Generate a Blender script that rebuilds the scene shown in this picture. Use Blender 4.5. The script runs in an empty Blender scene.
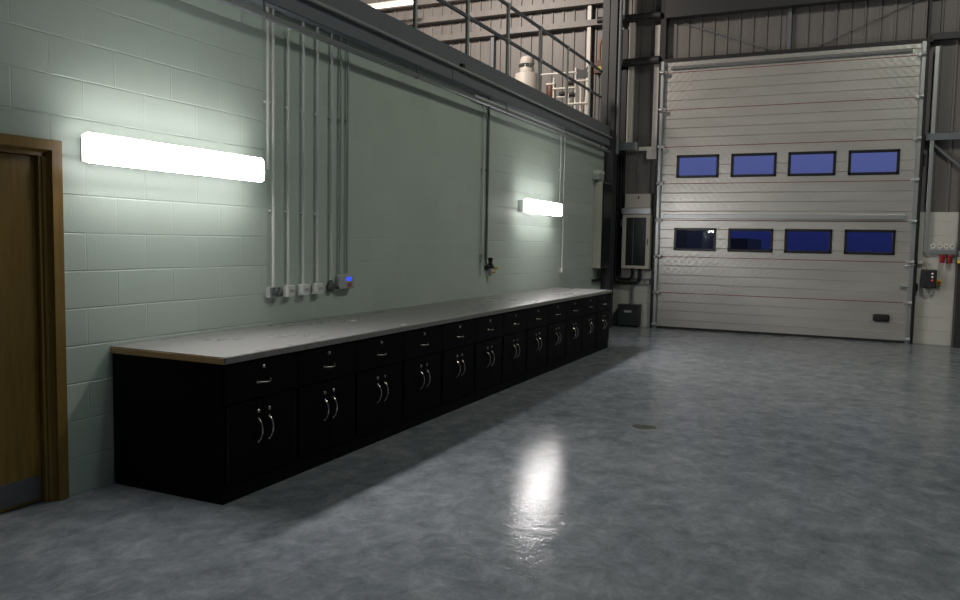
import bpy, bmesh, math, random
from mathutils import Vector, Matrix
random.seed(4)
S = bpy.context.scene
C = S.collection
PI = math.pi

# ------------------------------------------------------------------ materials
def mat(name, col=(.5, .5, .5), rough=.5, metal=0, emit=None, estr=0, spec=.5, coat=0):
    m = bpy.data.materials.new(name); m.use_nodes = True
    b = m.node_tree.nodes['Principled BSDF']
    b.inputs['Base Color'].default_value = (*col, 1)
    b.inputs['Roughness'].default_value = rough
    b.inputs['Metallic'].default_value = metal
    b.inputs['Specular IOR Level'].default_value = spec
    b.inputs['Coat Weight'].default_value = coat
    if emit:
        b.inputs['Emission Color'].default_value = (*emit, 1); b.inputs['Emission Strength'].default_value = estr
    return m
def nodes(m):
    nt = m.node_tree
    return nt, nt.nodes, nt.links, nt.nodes['Principled BSDF']
def new(nt, t, **kw):
    n = nt.nodes.new(t)
    for k, v in kw.items():
        if k in n.inputs.keys() if hasattr(n, 'inputs') else False: n.inputs[k].default_value = v
        else: setattr(n, k, v)
    return n
def coords(nt):
    g = nt.nodes.new('ShaderNodeNewGeometry'); return g.outputs['Position']
def mapping(nt, src, scale=(1, 1, 1), loc=(0, 0, 0), rot=(0, 0, 0)):
    mp = nt.nodes.new('ShaderNodeMapping')
    mp.inputs['Scale'].default_value = scale; mp.inputs['Location'].default_value = loc; mp.inputs['Rotation'].default_value = rot
    nt.links.new(src, mp.inputs['Vector']); return mp.outputs['Vector']
def noise(nt, vec, scale, detail=4, rough=.55, dist=0):
    n = nt.nodes.new('ShaderNodeTexNoise')
    n.inputs['Scale'].default_value = scale; n.inputs['Detail'].default_value = detail
    n.inputs['Roughness'].default_value = rough; n.inputs['Distortion'].default_value = dist
    nt.links.new(vec, n.inputs['Vector']); return n.outputs['Fac']
def ramp(nt, fac, stops):
    r = nt.nodes.new('ShaderNodeValToRGB'); e = r.color_ramp.elements
    while len(e) < len(stops): e.new(.5)
    for k, (p, c) in enumerate(stops):
        e[k].position = p; e[k].color = (*c, 1) if len(c) == 3 else c
    nt.links.new(fac, r.inputs['Fac']); return r.outputs['Color']
def mixc(nt, fac, a, b, mode='MIX'):
    m = nt.nodes.new('ShaderNodeMix'); m.data_type = 'RGBA'; m.blend_type = mode
    for sock, v in ((m.inputs[0], fac), (m.inputs[6], a), (m.inputs[7], b)):
        if isinstance(v, (int, float)): sock.default_value = v
        elif isinstance(v, tuple): sock.default_value = (*v, 1)
        else: nt.links.new(v, sock)
    return m.outputs[2]
def math_(nt, op, a, b=0.0):
    m = nt.nodes.new('ShaderNodeMath'); m.operation = op
    for sock, v in ((m.inputs[0], a), (m.inputs[1], b)):
        if isinstance(v, (int, float)): sock.default_value = v
        else: nt.links.new(v, sock)
    return m.outputs[0]
def bump(nt, h, strength, dist, bsdf, invert=False, normal=None):
    b = nt.nodes.new('ShaderNodeBump'); b.inputs['Strength'].default_value = strength; b.inputs['Distance'].default_value = dist
    b.invert = invert
    nt.links.new(h, b.inputs['Height'])
    if normal is not None: nt.links.new(normal, b.inputs['Normal'])
    if bsdf is not None: nt.links.new(b.outputs['Normal'], bsdf.inputs['Normal'])
    return b.outputs['Normal']

def block_mat(name, c1, c2, cm, axis, rough=.42, y0=3.34):
    """painted concrete blockwork: 440 x 215 blocks laid half bond"""
    m = mat(name, c1, rough); nt, N, L, b = nodes(m)
    sep = nt.nodes.new('ShaderNodeSeparateXYZ'); L.new(coords(nt), sep.inputs[0])
    cmb = nt.nodes.new('ShaderNodeCombineXYZ')
    wob = noise(nt, coords(nt), 1.7, 2)
    wz = math_(nt, 'MULTIPLY', math_(nt, 'SUBTRACT', wob, .5), .012)
    L.new(math_(nt, 'ADD', sep.outputs[axis], 45.225 - y0), cmb.inputs[0])
    L.new(math_(nt, 'ADD', sep.outputs[2], wz), cmb.inputs[1])
    br = nt.nodes.new('ShaderNodeTexBrick')
    br.inputs['Scale'].default_value = 1; br.inputs['Brick Width'].default_value = .45; br.inputs['Row Height'].default_value = .225
    br.inputs['Mortar Size'].default_value = .006; br.inputs['Mortar Smooth'].default_value = .6; br.inputs['Bias'].default_value = 0
    br.inputs['Color1'].default_value = (*c1, 1); br.inputs['Color2'].default_value = (*c2, 1); br.inputs['Mortar'].default_value = (*cm, 1)
    L.new(cmb.outputs[0], br.inputs['Vector'])
    big = noise(nt, coords(nt), 1.1, 3)
    col = mixc(nt, .22, br.outputs['Color'], ramp(nt, big, [(.3, tuple(x * .8 for x in c1)), (.7, tuple(min(1, x * 1.15) for x in c1))]))
    L.new(col, b.inputs['Base Color'])
    gr = noise(nt, coords(nt), 70, 3)
    n1 = bump(nt, gr, .35, .003, None)
    keep = ramp(nt, noise(nt, coords(nt), 2.2, 2), [(.36, (.15, .15, .15)), (.62, (1, 1, 1))])
    h = math_(nt, 'MULTIPLY', br.outputs['Fac'], keep)
    row = math_(nt, 'FRACT', math_(nt, 'DIVIDE', math_(nt, 'ADD', sep.outputs[2], wz), .225))
    bed = math_(nt, 'GREATER_THAN', math_(nt, 'ABSOLUTE', math_(nt, 'SUBTRACT', row, .5)), .465)
    h = math_(nt, 'MULTIPLY', h, math_(nt, 'ADD', .38, math_(nt, 'MULTIPLY', bed, .62)))   # bed joints stand out more than upright ones
    if axis == 1:                                      # thicker paint fills the joints along the middle of the wall
        filled = math_(nt, 'MULTIPLY', math_(nt, 'GREATER_THAN', sep.outputs[1], 5.0), math_(nt, 'LESS_THAN', sep.outputs[1], 9.05))
        h = math_(nt, 'MULTIPLY', h, math_(nt, 'SUBTRACT', 1.0, math_(nt, 'MULTIPLY', filled, .85)))
    bump(nt, h, 1.0, .0075, b, invert=True, normal=n1)
    return m

M = {}
M['wall'] = block_mat('green_painted_block', (.51, .605, .535), (.475, .57, .505), (.52, .615, .55), 1)
M['plinth_wall'] = block_mat('cream_painted_block', (.60, .60, .55), (.57, .57, .53), (.60, .60, .56), 0)

def floor_mat():
    m = mat('power_floated_concrete', (.15, .16, .165), .3); nt, N, L, b = nodes(m)
    p = coords(nt)
    a = noise(nt, p, .55, 9, .66, .25)
    base = ramp(nt, a, [(.34, (.122, .143, .160)), (.5, (.19, .212, .232)), (.66, (.285, .302, .318))])
    f = noise(nt, mapping(nt, p, (1, .8, 1), rot=(0, 0, .5)), 5.5, 12, .78, .35)
    base = mixc(nt, .6, base, ramp(nt, f, [(.36, (.088, .108, .124)), (.5, (.19, .213, .234)), (.64, (.325, .345, .365))]))
    # scuffs stretched along the trowelling
    g = noise(nt, mapping(nt, p, (2.2, .35, 1), rot=(0, 0, -.7)), 5, 8, .7, .8)
    base = mixc(nt, math_(nt, 'MULTIPLY', ramp(nt, g, [(.5, (0, 0, 0)), (.8, (1, 1, 1))]), .22), base, (.27, .295, .30))
    # dark stains, larger and more frequent towards the door
    d = noise(nt, mapping(nt, p, (1, 1.6, 1)), 1.3, 6, .7, .3)
    stain = ramp(nt, d, [(.56, (0, 0, 0)), (.68, (1, 1, 1))])
    base = mixc(nt, math_(nt, 'MULTIPLY', stain, .5), base, (.085, .10, .105))
    # pale arcs left by the trowel blades
    v = nt.nodes.new('ShaderNodeTexWave'); v.wave_type = 'RINGS'; v.rings_direction = 'Z'
    v.inputs['Scale'].default_value = 3.4; v.inputs['Distortion'].default_value = 9; v.inputs['Detail'].default_value = 5; v.inputs['Detail Scale'].default_value = 1.6
    L.new(mapping(nt, p, loc=(-2.3, -2.3, 0)), v.inputs['Vector'])
    arcs = ramp(nt, v.outputs['Fac'], [(.90, (0, 0, 0)), (.98, (1, 1, 1))])
    msk = ramp(nt, noise(nt, p, 1.3, 4), [(.52, (0, 0, 0)), (.66, (1, 1, 1))])
    base = mixc(nt, math_(nt, 'MULTIPLY', math_(nt, 'MULTIPLY', arcs, msk), .16), base, (.38, .42, .36))
    # one brown oil spot
    for (x, y, sx, sy, c) in ((2.634, 6.73, .12, .10, (.06, .058, .035)), (2.717, 4.298, .022, .02, (.03, .03, .03))):
        dn = nt.nodes.new('ShaderNodeVectorMath'); dn.operation = 'LENGTH'
        L.new(mapping(nt, p, (1 / sx, 1 / sy, 1), (-x / sx, -y / sy, 0)), dn.inputs[0])
        wob = math_(nt, 'ADD', dn.outputs['Value'], math_(nt, 'MULTIPLY', noise(nt, p, 12, 3), .8))
        base = mixc(nt, ramp(nt, wob, [(.8, (.8, .8, .8)), (1.0, (.5, .5, .5)), (1.4, (0, 0, 0))]) if False else math_(nt, 'MULTIPLY', math_(nt, 'LESS_THAN', wob, 1.25), .75), base, c)
    L.new(base, b.inputs['Base Color'])
    r = nt.nodes.new('ShaderNodeMapRange'); L.new(f, r.inputs['Value'])
    r.inputs['From Min'].default_value = .3; r.inputs['From Max'].default_value = .7
    r.inputs['To Min'].default_value = .05; r.inputs['To Max'].default_value = .15
    L.new(r.outputs[0], b.inputs['Roughness'])
    h = noise(nt, mapping(nt, p, (1, 1.2, 1)), 11, 5, .68)
    b.inputs['Specular IOR Level'].default_value = .026
    bump(nt, h, .30, .008, b)
    return m
M['floor'] = floor_mat()

def wood_mat(name, dark, light, axis=2):
    m = mat(name, light, .42); nt, N, L, b = nodes(m)
    sc = [9, 9, 9]; sc[axis] = .7
    f = noise(nt, mapping(nt, coords(nt), tuple(sc)), 3, 6, .6, .8)
    g = noise(nt, mapping(nt, coords(nt), tuple(x * 7 for x in sc)), 2, 4)
    c = ramp(nt, f, [(.3, dark), (.7, light)])
    L.new(mixc(nt, .25, c, ramp(nt, g, [(.35, dark), (.65, light)])), b.inputs['Base Color'])
    return m
M['oak'] = wood_mat('oak_veneer', (.14, .085, .016), (.235, .15, .033))
M['oak_frame'] = wood_mat('oak_frame_timber', (.19, .115, .026), (.29, .185, .048))

def ply_mat():
    m = mat('plywood_edge', (.5, .36, .2), .5); nt, N, L, b = nodes(m)
    w = nt.nodes.new('ShaderNodeTexWave'); w.bands_direction = 'Z'; w.inputs['Scale'].default_value = 30; w.inputs['Distortion'].default_value = .6
    L.new(coords(nt), w.inputs['Vector'])
    L.new(ramp(nt, w.outputs['Fac'], [(.3, (.36, .23, .10)), (.7, (.55, .39, .2))]), b.inputs['Base Color'])
    return m
M['ply'] = ply_mat()
def laminate_mat():
    m = mat('grey_laminate', (.24, .24, .235), .3); nt, N, L, b = nodes(m)
    L.new(ramp(nt, noise(nt, coords(nt), 120, 3), [(.35, (.165, .165, .16)), (.65, (.21, .21, .205))]), b.inputs['Base Color'])
    s = noise(nt, mapping(nt, coords(nt), (1, .5, 1)), 2.6, 6, .65)
    r = nt.nodes.new('ShaderNodeMapRange'); L.new(s, r.inputs['Value'])
    r.inputs['To Min'].default_value = .25; r.inputs['To Max'].default_value = .31
    L.new(r.outputs[0], b.inputs['Roughness'])
    return m
M['laminate'] = laminate_mat()
M['black'] = mat('black_melamine', (.0030, .0031, .0042), .55, spec=.1)
M['black_front'] = mat('black_melamine_front', (.0022, .0023, .0032), .5, spec=.06)
M['edge_glint'] = mat('painted_edge_glint', (.020, .020, .021), .5, spec=.3)  # lighter tone standing in for light caught on the cabinet door edges
M['chrome'] = mat('satin_chrome', (.55, .53, .48), .27, 1)
M['lock'] = mat('nickel_lock', (.40, .38, .35), .35, 1)
M['galv'] = mat('galvanised_steel', (.46, .49, .50), .42, .75)
M['rail'] = mat('galvanised_rail', (.40, .44, .42), .5, .2)
M['conduit'] = mat('painted_conduit', (.62, .66, .62), .42, .1)
M['grey_conduit'] = mat('dark_grey_conduit', (.17, .185, .19), .45, .3)
M['pipe'] = mat('grey_pipe', (.26, .285, .29), .38, .45)
M['steel'] = mat('grey_painted_steel', (.165, .185, .205), .48)
M['steel_column'] = mat('dark_grey_column_paint', (.060, .064, .068), .48)
M['steel_lip'] = mat('grey_painted_steel_angle', (.33, .355, .34), .4)
M['steel_dark'] = mat('dark_painted_steel', (.035, .037, .040), .5)
M['steel_black'] = mat('black_steel', (.014, .014, .016), .5)
M['cream'] = mat('cream_enamel', (.58, .555, .49), .42)
M['white'] = mat('white_plastic', (.74, .74, .71), .4)
M['post_white'] = mat('white_painted_post', (.88, .85, .78), .5)
M['rubber'] = mat('black_rubber', (.012, .012, .012), .6)
M['cable'] = mat('black_cable', (.013, .013, .014), .45)
M['red'] = mat('red_plastic', (.30, .012, .015), .45)
M['yellow'] = mat('yellow_plastic', (.75, .58, .03), .45)
M['blue'] = mat('blue_plastic', (.05, .16, .45), .4)
M['orange'] = mat('orange_brown_paint', (.30, .11, .035), .5)
M['brown'] = mat('brown_motor_paint', (.13, .055, .035), .5)
M['door_seal'] = mat('red_joint_seal', (.20, .032, .03), .55)
M['window_frame'] = mat('black_window_frame', (.010, .011, .016), .4)
M['stainless'] = mat('brushed_stainless', (.25, .255, .26), .35, 1)
M['diffuser'] = mat('opal_diffuser_lit', (.9, .9, .9), .35, emit=(1.0, .945, .945), estr=70)
M['diffuser_end'] = mat('opal_diffuser_end_lit', (.9, .9, .9), .35, emit=(1.0, .945, .945), estr=2.2)
M['diffuser_side'] = mat('opal_diffuser_side_lit', (.9, .9, .9), .35, emit=(1.0, .945, .945), estr=9.5)
M['batten'] = mat('batten_tube_lit', (.9, .9, .9), .35, emit=(1.0, .86, .68), estr=2.0)
M['lcd'] = mat('blue_lit_display', (.02, .04, .5), .3, emit=(.03, .07, 1), estr=1.1)
M['lamp_red'] = mat('red_indicator', (.5, .05, .04), .3, emit=(1, .16, .10), estr=.15)
M['lamp_white'] = mat('white_indicator', (.7, .7, .7), .3, emit=(1, .75, .7), estr=.12)
M['key'] = mat('red_brown_keys', (.42, .12, .07), .5)
M['grey_plastic'] = mat('grey_plastic', (.42, .44, .43), .45)
M['dark_plastic'] = mat('dark_grey_plastic', (.085, .088, .095), .45)
M['box_black'] = mat('charcoal_enamel', (.022, .024, .028), .5)
M['screen'] = mat('dark_glazed_front', (.008, .015, .014), .3, spec=.2)
M['tank'] = mat('off_white_tank', (.62, .58, .53), .5)
M['asphalt'] = mat('asphalt', (.04, .042, .05), .8)
M['outbuilding'] = mat('dark_outbuilding', (.02, .024, .024), .7)
M['ceiling'] = mat('dark_roof_lining', (.16, .16, .16), .8)
M['hall_wall'] = mat('hall_side_lining', (.26, .26, .26), .7)
M['mezz_floor'] = mat('mezzanine_deck', (.22, .21, .20), .7)

def clad_mat(name, c):
    m = mat(name, c, .5, .1); nt, N, L, b = nodes(m)
    f = noise(nt, mapping(nt, coords(nt), (6, 6, .5)), 1.5, 4)
    L.new(ramp(nt, f, [(.3, tuple(x * .86 for x in c)), (.7, tuple(x * 1.08 for x in c))]), b.inputs['Base Color'])
    return m
M['clad'] = clad_mat('ribbed_liner_sheet', (.185, .175, .168))
def door_skin():
    """stucco embossed aluminium skin"""
    m = mat('stucco_aluminium', (.60, .585, .56), .38, .55); nt, N, L, b = nodes(m)
    p = coords(nt)
    ck = nt.nodes.new('ShaderNodeTexVoronoi'); ck.inputs['Scale'].default_value = 11; ck.inputs['Randomness'].default_value = .12
    L.new(mapping(nt, p, (1, 0, 1), rot=(0, PI / 4, 0)), ck.inputs['Vector'])
    f = noise(nt, mapping(nt, p, (.5, 1, 2)), 1.4, 3)
    L.new(ramp(nt, f, [(.3, (.49, .49, .465)), (.7, (.59, .585, .555))]), b.inputs['Base Color'])
    bump(nt, ck.outputs['Distance'], .42, .008, b)
    return m
M['door_skin'] = door_skin()
def glass_mat():
    m = bpy.data.materials.new('window_glass'); m.use_nodes = True
    nt = m.node_tree; nt.nodes.clear()
    o = nt.nodes.new('ShaderNodeOutputMaterial'); mx = nt.nodes.new('ShaderNodeMixShader')
    t = nt.nodes.new('ShaderNodeBsdfTransparent'); g = nt.nodes.new('ShaderNodeBsdfGlossy'); g.inputs['Roughness'].default_value = .02
    fr = nt.nodes.new('ShaderNodeFresnel'); fr.inputs['IOR'].default_value = 1.6
    nt.links.new(fr.outputs[0], mx.inputs[0]); nt.links.new(t.outputs[0], mx.inputs[1]); nt.links.new(g.outputs[0], mx.inputs[2])
    nt.links.new(mx.outputs[0], o.inputs[0]); return m
M['glass'] = glass_mat()

# ------------------------------------------------------------------ mesh helpers
def box(bm, x0, x1, y0, y1, z0, z1, bev=0):
    r = bmesh.ops.create_cube(bm, size=1)
    vs = r['verts']
    for v in vs:
        v.co = Vector(((x0 + x1) / 2 + v.co.x * (x1 - x0), (y0 + y1) / 2 + v.co.y * (y1 - y0), (z0 + z1) / 2 + v.co.z * (z1 - z0)))
    if bev:
        es = list({e for v in vs for e in v.link_edges})
        bmesh.ops.bevel(bm, geom=es, offset=bev, segments=2, profile=.5, affect='EDGES')
    return bm
def rounded(pts, r, n=5):
    pts = [Vector(p) for p in pts]; out = [pts[0]]
    for a, b, c in zip(pts, pts[1:], pts[2:]):
        d1 = (a - b); d2 = (c - b); q = min(r, d1.length * .49, d2.length * .49)
        p1 = b + d1.normalized() * q; p2 = b + d2.normalized() * q
        for k in range(n + 1):
            t = k / n; out.append(p1 * (1 - t) ** 2 + b * 2 * t * (1 - t) + p2 * t * t)
    out.append(pts[-1]); return out
def tube(bm, pts, r, seg=12):
    pts = [Vector(p) for p in pts]; rings = []; nrm = None
    rs = r if isinstance(r, (list, tuple)) else [r] * len(pts)
    for i, p in enumerate(pts):
        t = (pts[min(i + 1, len(pts) - 1)] - pts[max(i - 1, 0)]).normalized()
        if nrm is None: nrm = t.orthogonal().normalized()
        else: nrm = (nrm - t * nrm.dot(t)).normalized()
        bn = t.cross(nrm)
        rings.append([bm.verts.new(p + (nrm * math.cos(2 * PI * k / seg) + bn * math.sin(2 * PI * k / seg)) * rs[i]) for k in range(seg)])
    for a, b in zip(rings, rings[1:]):
        for k in range(seg): bm.faces.new((a[k], a[(k + 1) % seg], b[(k + 1) % seg], b[k]))
    bm.faces.new(list(reversed(rings[0]))); bm.faces.new(rings[-1]); return bm
def lathe(bm, prof, loc=(0, 0, 0), axis='Z', seg=24):
    """prof: (radius, height) pairs"""
    rings = []
    for r, h in prof:
        ring = []
        for k in range(seg):
            a = 2 * PI * k / seg; x, y, z = r * math.cos(a), r * math.sin(a), h
            if axis == 'X': x, y, z = z, x, y
            elif axis == 'Y': x, y, z = y, z, x
            ring.append(bm.verts.new(Vector((x, y, z)) + Vector(loc)))
        rings.append(ring)
    for a, b in zip(rings, rings[1:]):
        for k in range(seg): bm.faces.new((a[k], a[(k + 1) % seg], b[(k + 1) % seg], b[k]))
    bm.faces.new(list(reversed(rings[0]))); bm.faces.new(rings[-1]); return bm
def prism(bm, prof, a0, a1, axis='Y'):
    """closed outline pulled along an axis; outline is (x,z) for Y, (y,z) for X, (x,y) for Z"""
    def P(u, v, a): return {'Y': (u, a, v), 'X': (a, u, v), 'Z': (u, v, a)}[axis]
    A = [bm.verts.new(P(u, v, a0)) for u, v in prof]; B = [bm.verts.new(P(u, v, a1)) for u, v in prof]
    n = len(prof)
    for k in range(n): bm.faces.new((A[k], A[(k + 1) % n], B[(k + 1) % n], B[k]))
    bm.faces.new(list(reversed(A))); bm.faces.new(B); return bm
def torus(bm, loc, R, r, axis='Y', seg=20, ms=8):
    rings = []
    for i in range(seg):
        a = 2 * PI * i / seg; ring = []
        for j in range(ms):
            b = 2 * PI * j / ms; rr = R + r * math.cos(b)
            x, y, z = rr * math.cos(a), rr * math.sin(a), r * math.sin(b)
            if axis == 'Y': x, y, z = x, z, y
            elif axis == 'X': x, y, z = z, x, y
            ring.append(bm.verts.new(Vector((x, y, z)) + Vector(loc)))
        rings.append(ring)
    for i in range(seg):
        a, b = rings[i], rings[(i + 1) % seg]
        for j in range(ms): bm.faces.new((a[j], b[j], b[(j + 1) % ms], a[(j + 1) % ms]))
    return bm
def BM(): return bmesh.new()
def obj(name, bm, m, parent=None, smooth=False):
    bmesh.ops.recalc_face_normals(bm, faces=bm.faces[:])
    me = bpy.data.meshes.new(name); bm.to_mesh(me); bm.free()
    me.materials.append(M[m] if isinstance(m, str) else m)
    if smooth:
        for p in me.polygons: p.use_smooth = True
        try: me.set_sharp_from_angle(angle=math.radians(40))
        except Exception: pass
    o = bpy.data.objects.new(name, me); C.objects.link(o)
    if parent: o.parent = parent; o.matrix_parent_inverse = Matrix()
    return o
def tag(o, label, cat, group=None):
    o['label'] = label; o['category'] = cat
    if group: o['group'] = group
    return o
def thing(name, label, cat, loc=(0, 0, 0), group=None):
    o = bpy.data.objects.new(name, None); C.objects.link(o); o.location = loc; o.empty_display_size = .1
    return tag(o, label, cat, group)
def struct(name, bm, m, parent=None, label=None, smooth=False):
    o = obj(name, bm, m, parent, smooth)
    if not parent: o['kind'] = 'structure'
    if label: o['label'] = label
    return o
def sempty(name, label, loc=(0, 0, 0)):
    o = bpy.data.objects.new(name, None); C.objects.link(o); o.location = loc; o['kind'] = 'structure'; o['label'] = label
    return o
def copy_tree(o, parent=None):
    c = o.copy(); C.objects.link(c)
    if parent: c.parent = parent
    for ch in list(o.children): copy_tree(ch, c)
    return c

# ------------------------------------------------------------------ the shell
struct('floor', box(BM(), -9.2, 14.2, -14.2, 15.4, -.2, 0), 'floor', label='polished grey concrete floor')
bm = BM()
box(bm, -.2, 0, 3.18, 14.25, 0, 3.34); box(bm, -.2, 0, -14, 2.2, 0, 3.34); box(bm, -.2, 0, 2.2, 3.18, 2.105, 3.34)
struct('wall_left', bm, 'wall', label='green painted blockwork wall behind the long bench')
struct('mezzanine_floor', box(BM(), -9, -.0, -14, 15.05, 3.34, 3.60), 'mezz_floor', label='deck of the mezzanine above the block wall')
struct('wall_mezzanine', box(BM(), -9.2, -9, -14, 15.3, 0, 8.6), 'hall_wall', label='side wall of the mezzanine')
struct('wall_right', box(BM(), 14, 14.2, -14, 15.3, 0, 8.6), 'hall_wall', label='side wall of the hall')
struct('wall_back', box(BM(), -9.2, 14.2, -14.2, -14, 0, 8.6), 'hall_wall', label='rear wall of the hall')
struct('ceiling', box(BM(), -9.2, 14.2, -14.2, 15.3, 8.6, 8.8), 'ceiling', label='dark roof lining of the hall')

def clad(bm, x0, x1, z0, z1, y=15.10, pitch=.225):
    """ribbed liner sheet: flat pans with narrow raised ribs"""
    prof = [(x0, y + .05)]; x = x0
    while x < x1 - 1e-6:
        for dx, dy in ((0, 0), (pitch - .05, 0), (pitch - .04, -.022), (pitch - .012, -.022)):
            if x + dx <= x1: prof.append((x + dx, y + dy))
        x += pitch
    prof += [(x1, y), (x1, y + .05)]
    prism(bm, prof, z0, z1, 'Z'); return bm
bm = BM()
clad(bm, -9, .86, 1.12, 8.6); clad(bm, .86, 5.14, 4.92, 8.6); clad(bm, 5.14, 14, 2.18, 8.6)
struct('wall_far', bm, 'clad', label='ribbed metal liner wall around the sectional door')
struct('wall_far_plinth', box(BM(), -9, .84, 15.0, 15.2, 0, 1.12), 'plinth_wall', label='low cream block plinth under the glazed cabinet')
struct('wall_far_pier', box(BM(), 5.17, 14, 15.0, 15.2, 0, 2.18), 'plinth_wall', label='cream painted block pier beside the sectional door')

# mezzanine edge beam: lower channel, angle lip, toe plate
t = sempty('beam_mezzanine', 'grey steel edge beam of the mezzanine')
obj('channel', box(BM(), .0, .115, -6, 14.2, 3.335, 3.47, .004), 'steel', t)
obj('angle_lip', prism(BM(), [(.0, 3.47), (.155, 3.47), (.16, 3.475), (.16, 3.493), (.12, 3.501), (0, 3.501)], -6, 14.2), 'steel_lip', t)
obj('toe_plate', box(BM(), .055, .105, -6, 14.2, 3.501, 3.69, .003), 'steel', t)
for y in (7.9, 11.95):
    obj('splice_plate', box(BM(), .112, .121, y, y + .16, 3.345, 3.465, .002), 'steel', t)
bm = BM(); box(bm, .12, .165, 8.06, 8.12, 3.50, 3.54, .005); obj('bolt_cleat', bm, 'steel_black', t)

# corner column and tie beams
def hcol(bm, x0, x1, y0, y1, z0, z1, tf=.02):
    xm = (x0 + x1) / 2
    box(bm, x0, x1, y0, y0 + tf, z0, z1); box(bm, x0, x1, y1 - tf, y1, z0, z1); box(bm, xm - .008, xm + .008, y0, y1, z0, z1); return bm
struct('column_corner', hcol(BM(), -.10, .17, 14.255, 14.52, 0, 8.6), 'steel_column', label='dark grey steel column at the end of the block wall')
struct('column_pipe', tube(BM(), [(.215, 14.32, 3.2), (.215, 14.32, 8.6)], .035), 'steel', label='thin round downpipe on the corner column', smooth=True)
struct('column_door', box(BM(), 5.73, 6.0, 14.72, 14.99, 0, 8.6), 'steel_dark', label='dark steel column beside the block pier')
struct('beam_tie_low', box(BM(), .18, .52, 14.60, 14.72, 3.30, 3.44, .004), 'steel', label='short grey tie beam at the foot of the white posts')
struct('bracket_tie', box(BM(), -.05, .18, 14.515, 14.72, 3.28, 3.46, .004), 'steel_dark', label='end plate of the short tie beam')
struct('beam_tie_mid', tube(BM(), [(-.4, 14.93, 4.95), (.80, 14.93, 4.97)], .075), 'steel_dark', label='round dark brace between the white posts and column', smooth=True)
struct('beam_tie_high', tube(BM(), [(-.4, 14.93, 5.80), (.80, 14.93, 5.78)], .06), 'steel_dark', label='upper dark brace across the white posts', smooth=True)
struct('post_inner', box(BM(), .20, .31, 14.99, 15.08, 3.33, 5.72, .004), 'post_white', label='white post nearer the corner column')
struct('post_door', box(BM(), .69, .785, 14.99, 15.08, 3.33, 5.62, .004), 'post_white', label='white post beside the door track')
struct('beam_post_foot', box(BM(), .31, .69, 15.0, 15.08, 3.33, 3.40, .004), 'post_white', label='white sill joining the feet of the two white posts')
struct('bracket_post', box(BM(), .60, .785, 15.0, 15.085, 3.17, 3.33, .004), 'post_white', label='white bracket plate under the white posts')
struct('trim_cable_riser', box(BM(), -.03, .185, 14.985, 15.08, .95, 5.6, .004), 'steel_black', label='black cable riser in the corner behind the hanging cables')
struct('beam_eaves', prism(BM(), [(14.86, 5.70), (15.06, 5.70), (15.06, 6.3), (14.86, 6.3)], .9, 14, 'X'), 'steel_dark', label='dark steel beam above the sectional door')
struct('trim_door_head', box(BM(), .82, 5.22, 14.93, 15.12, 4.915, 4.975), 'steel_black', label='black head trim of the sectional door')
struct('trim_door_jamb', box(BM(), 5.135, 5.175, 14.95, 15.12, 0, 8.6), 'steel_black', label='dark steel jamb on the pier side of the door')
struct('trim_door_jamb_inner', box(BM(), .775, .835, 14.96, 15.09, 0, 3.05), 'steel_dark', label='dark steel jamb on the cabinet side of the door')
struct('column_jamb_upper', box(BM(), .80, .90, 14.95, 15.1, 4.98, 8.6), 'steel_black', label='dark upright above the door track')
struct('post_head', box(BM(), 2.99, 3.05, 15.02, 15.08, 4.97, 5.72), 'steel', label='thin grey post above the middle of the sectional door')
for (a, b), l in ((((1.2, 15.05, 5.62), (2.75, 15.05, 5.02)), 'thin diagonal brace above the door, sloping down to the post'), (((3.5, 15.05, 5.02), (5.1, 15.05, 5.68)), 'thin diagonal brace above the door, rising from the post')):
    struct('brace_head', tube(BM(), [a, b], .009, 8), 'steel', label=l)
struct('rail_cladding', box(BM(), 5.19, 5.73, 14.93, 15.07, 3.34, 3.45, .004), 'steel', label='grey sheeting rail above the block pier')
struct('brace_cladding', tube(BM(), [(5.24, 15.03, 3.34), (5.73, 15.03, 2.9)], .025, 10), 'steel', label='diagonal stay under the sheeting rail by the pier', smooth=True)
for z, l in ((4.95, 'dark rail high beside the sectional door'),):
    struct('rail_cladding_high', box(BM(), 5.19, 9, 14.95, 15.07, z, z + .10), 'steel_dark', label=l)

# sheeting rails on the wall above the mezzanine
def zed(z):
    return [(14.90, z), (15.07, z), (15.07, z + .17), (15.05, z + .17), (15.05, z + .02), (14.92, z + .02), (14.92, z + .05), (14.90, z + .05)]
for z, l in ((5.72, 'lowest pale sheeting rail above the mezzanine'), (6.12, 'middle pale sheeting rail above the mezzanine'), (6.5, 'top pale sheeting rail above the mezzanine')):
    struct('rail_sheeting', prism(BM(), [(14.93, z), (15.08, z), (15.08, z + .13), (14.93, z + .11)], -9, -.15, 'X'), 'clad', label=l)
struct('post_sheeting', box(BM(), -2.66, -2.59, 14.99, 15.08, 3.6, 5.72), 'steel', label='thin post on the wall behind the tank')
struct('post_pale', box(BM(), -.62, -.55, 14.98, 15.08, 3.6, 6.5), 'post_white', label='pale upright beside the corner column above the mezzanine')

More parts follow.
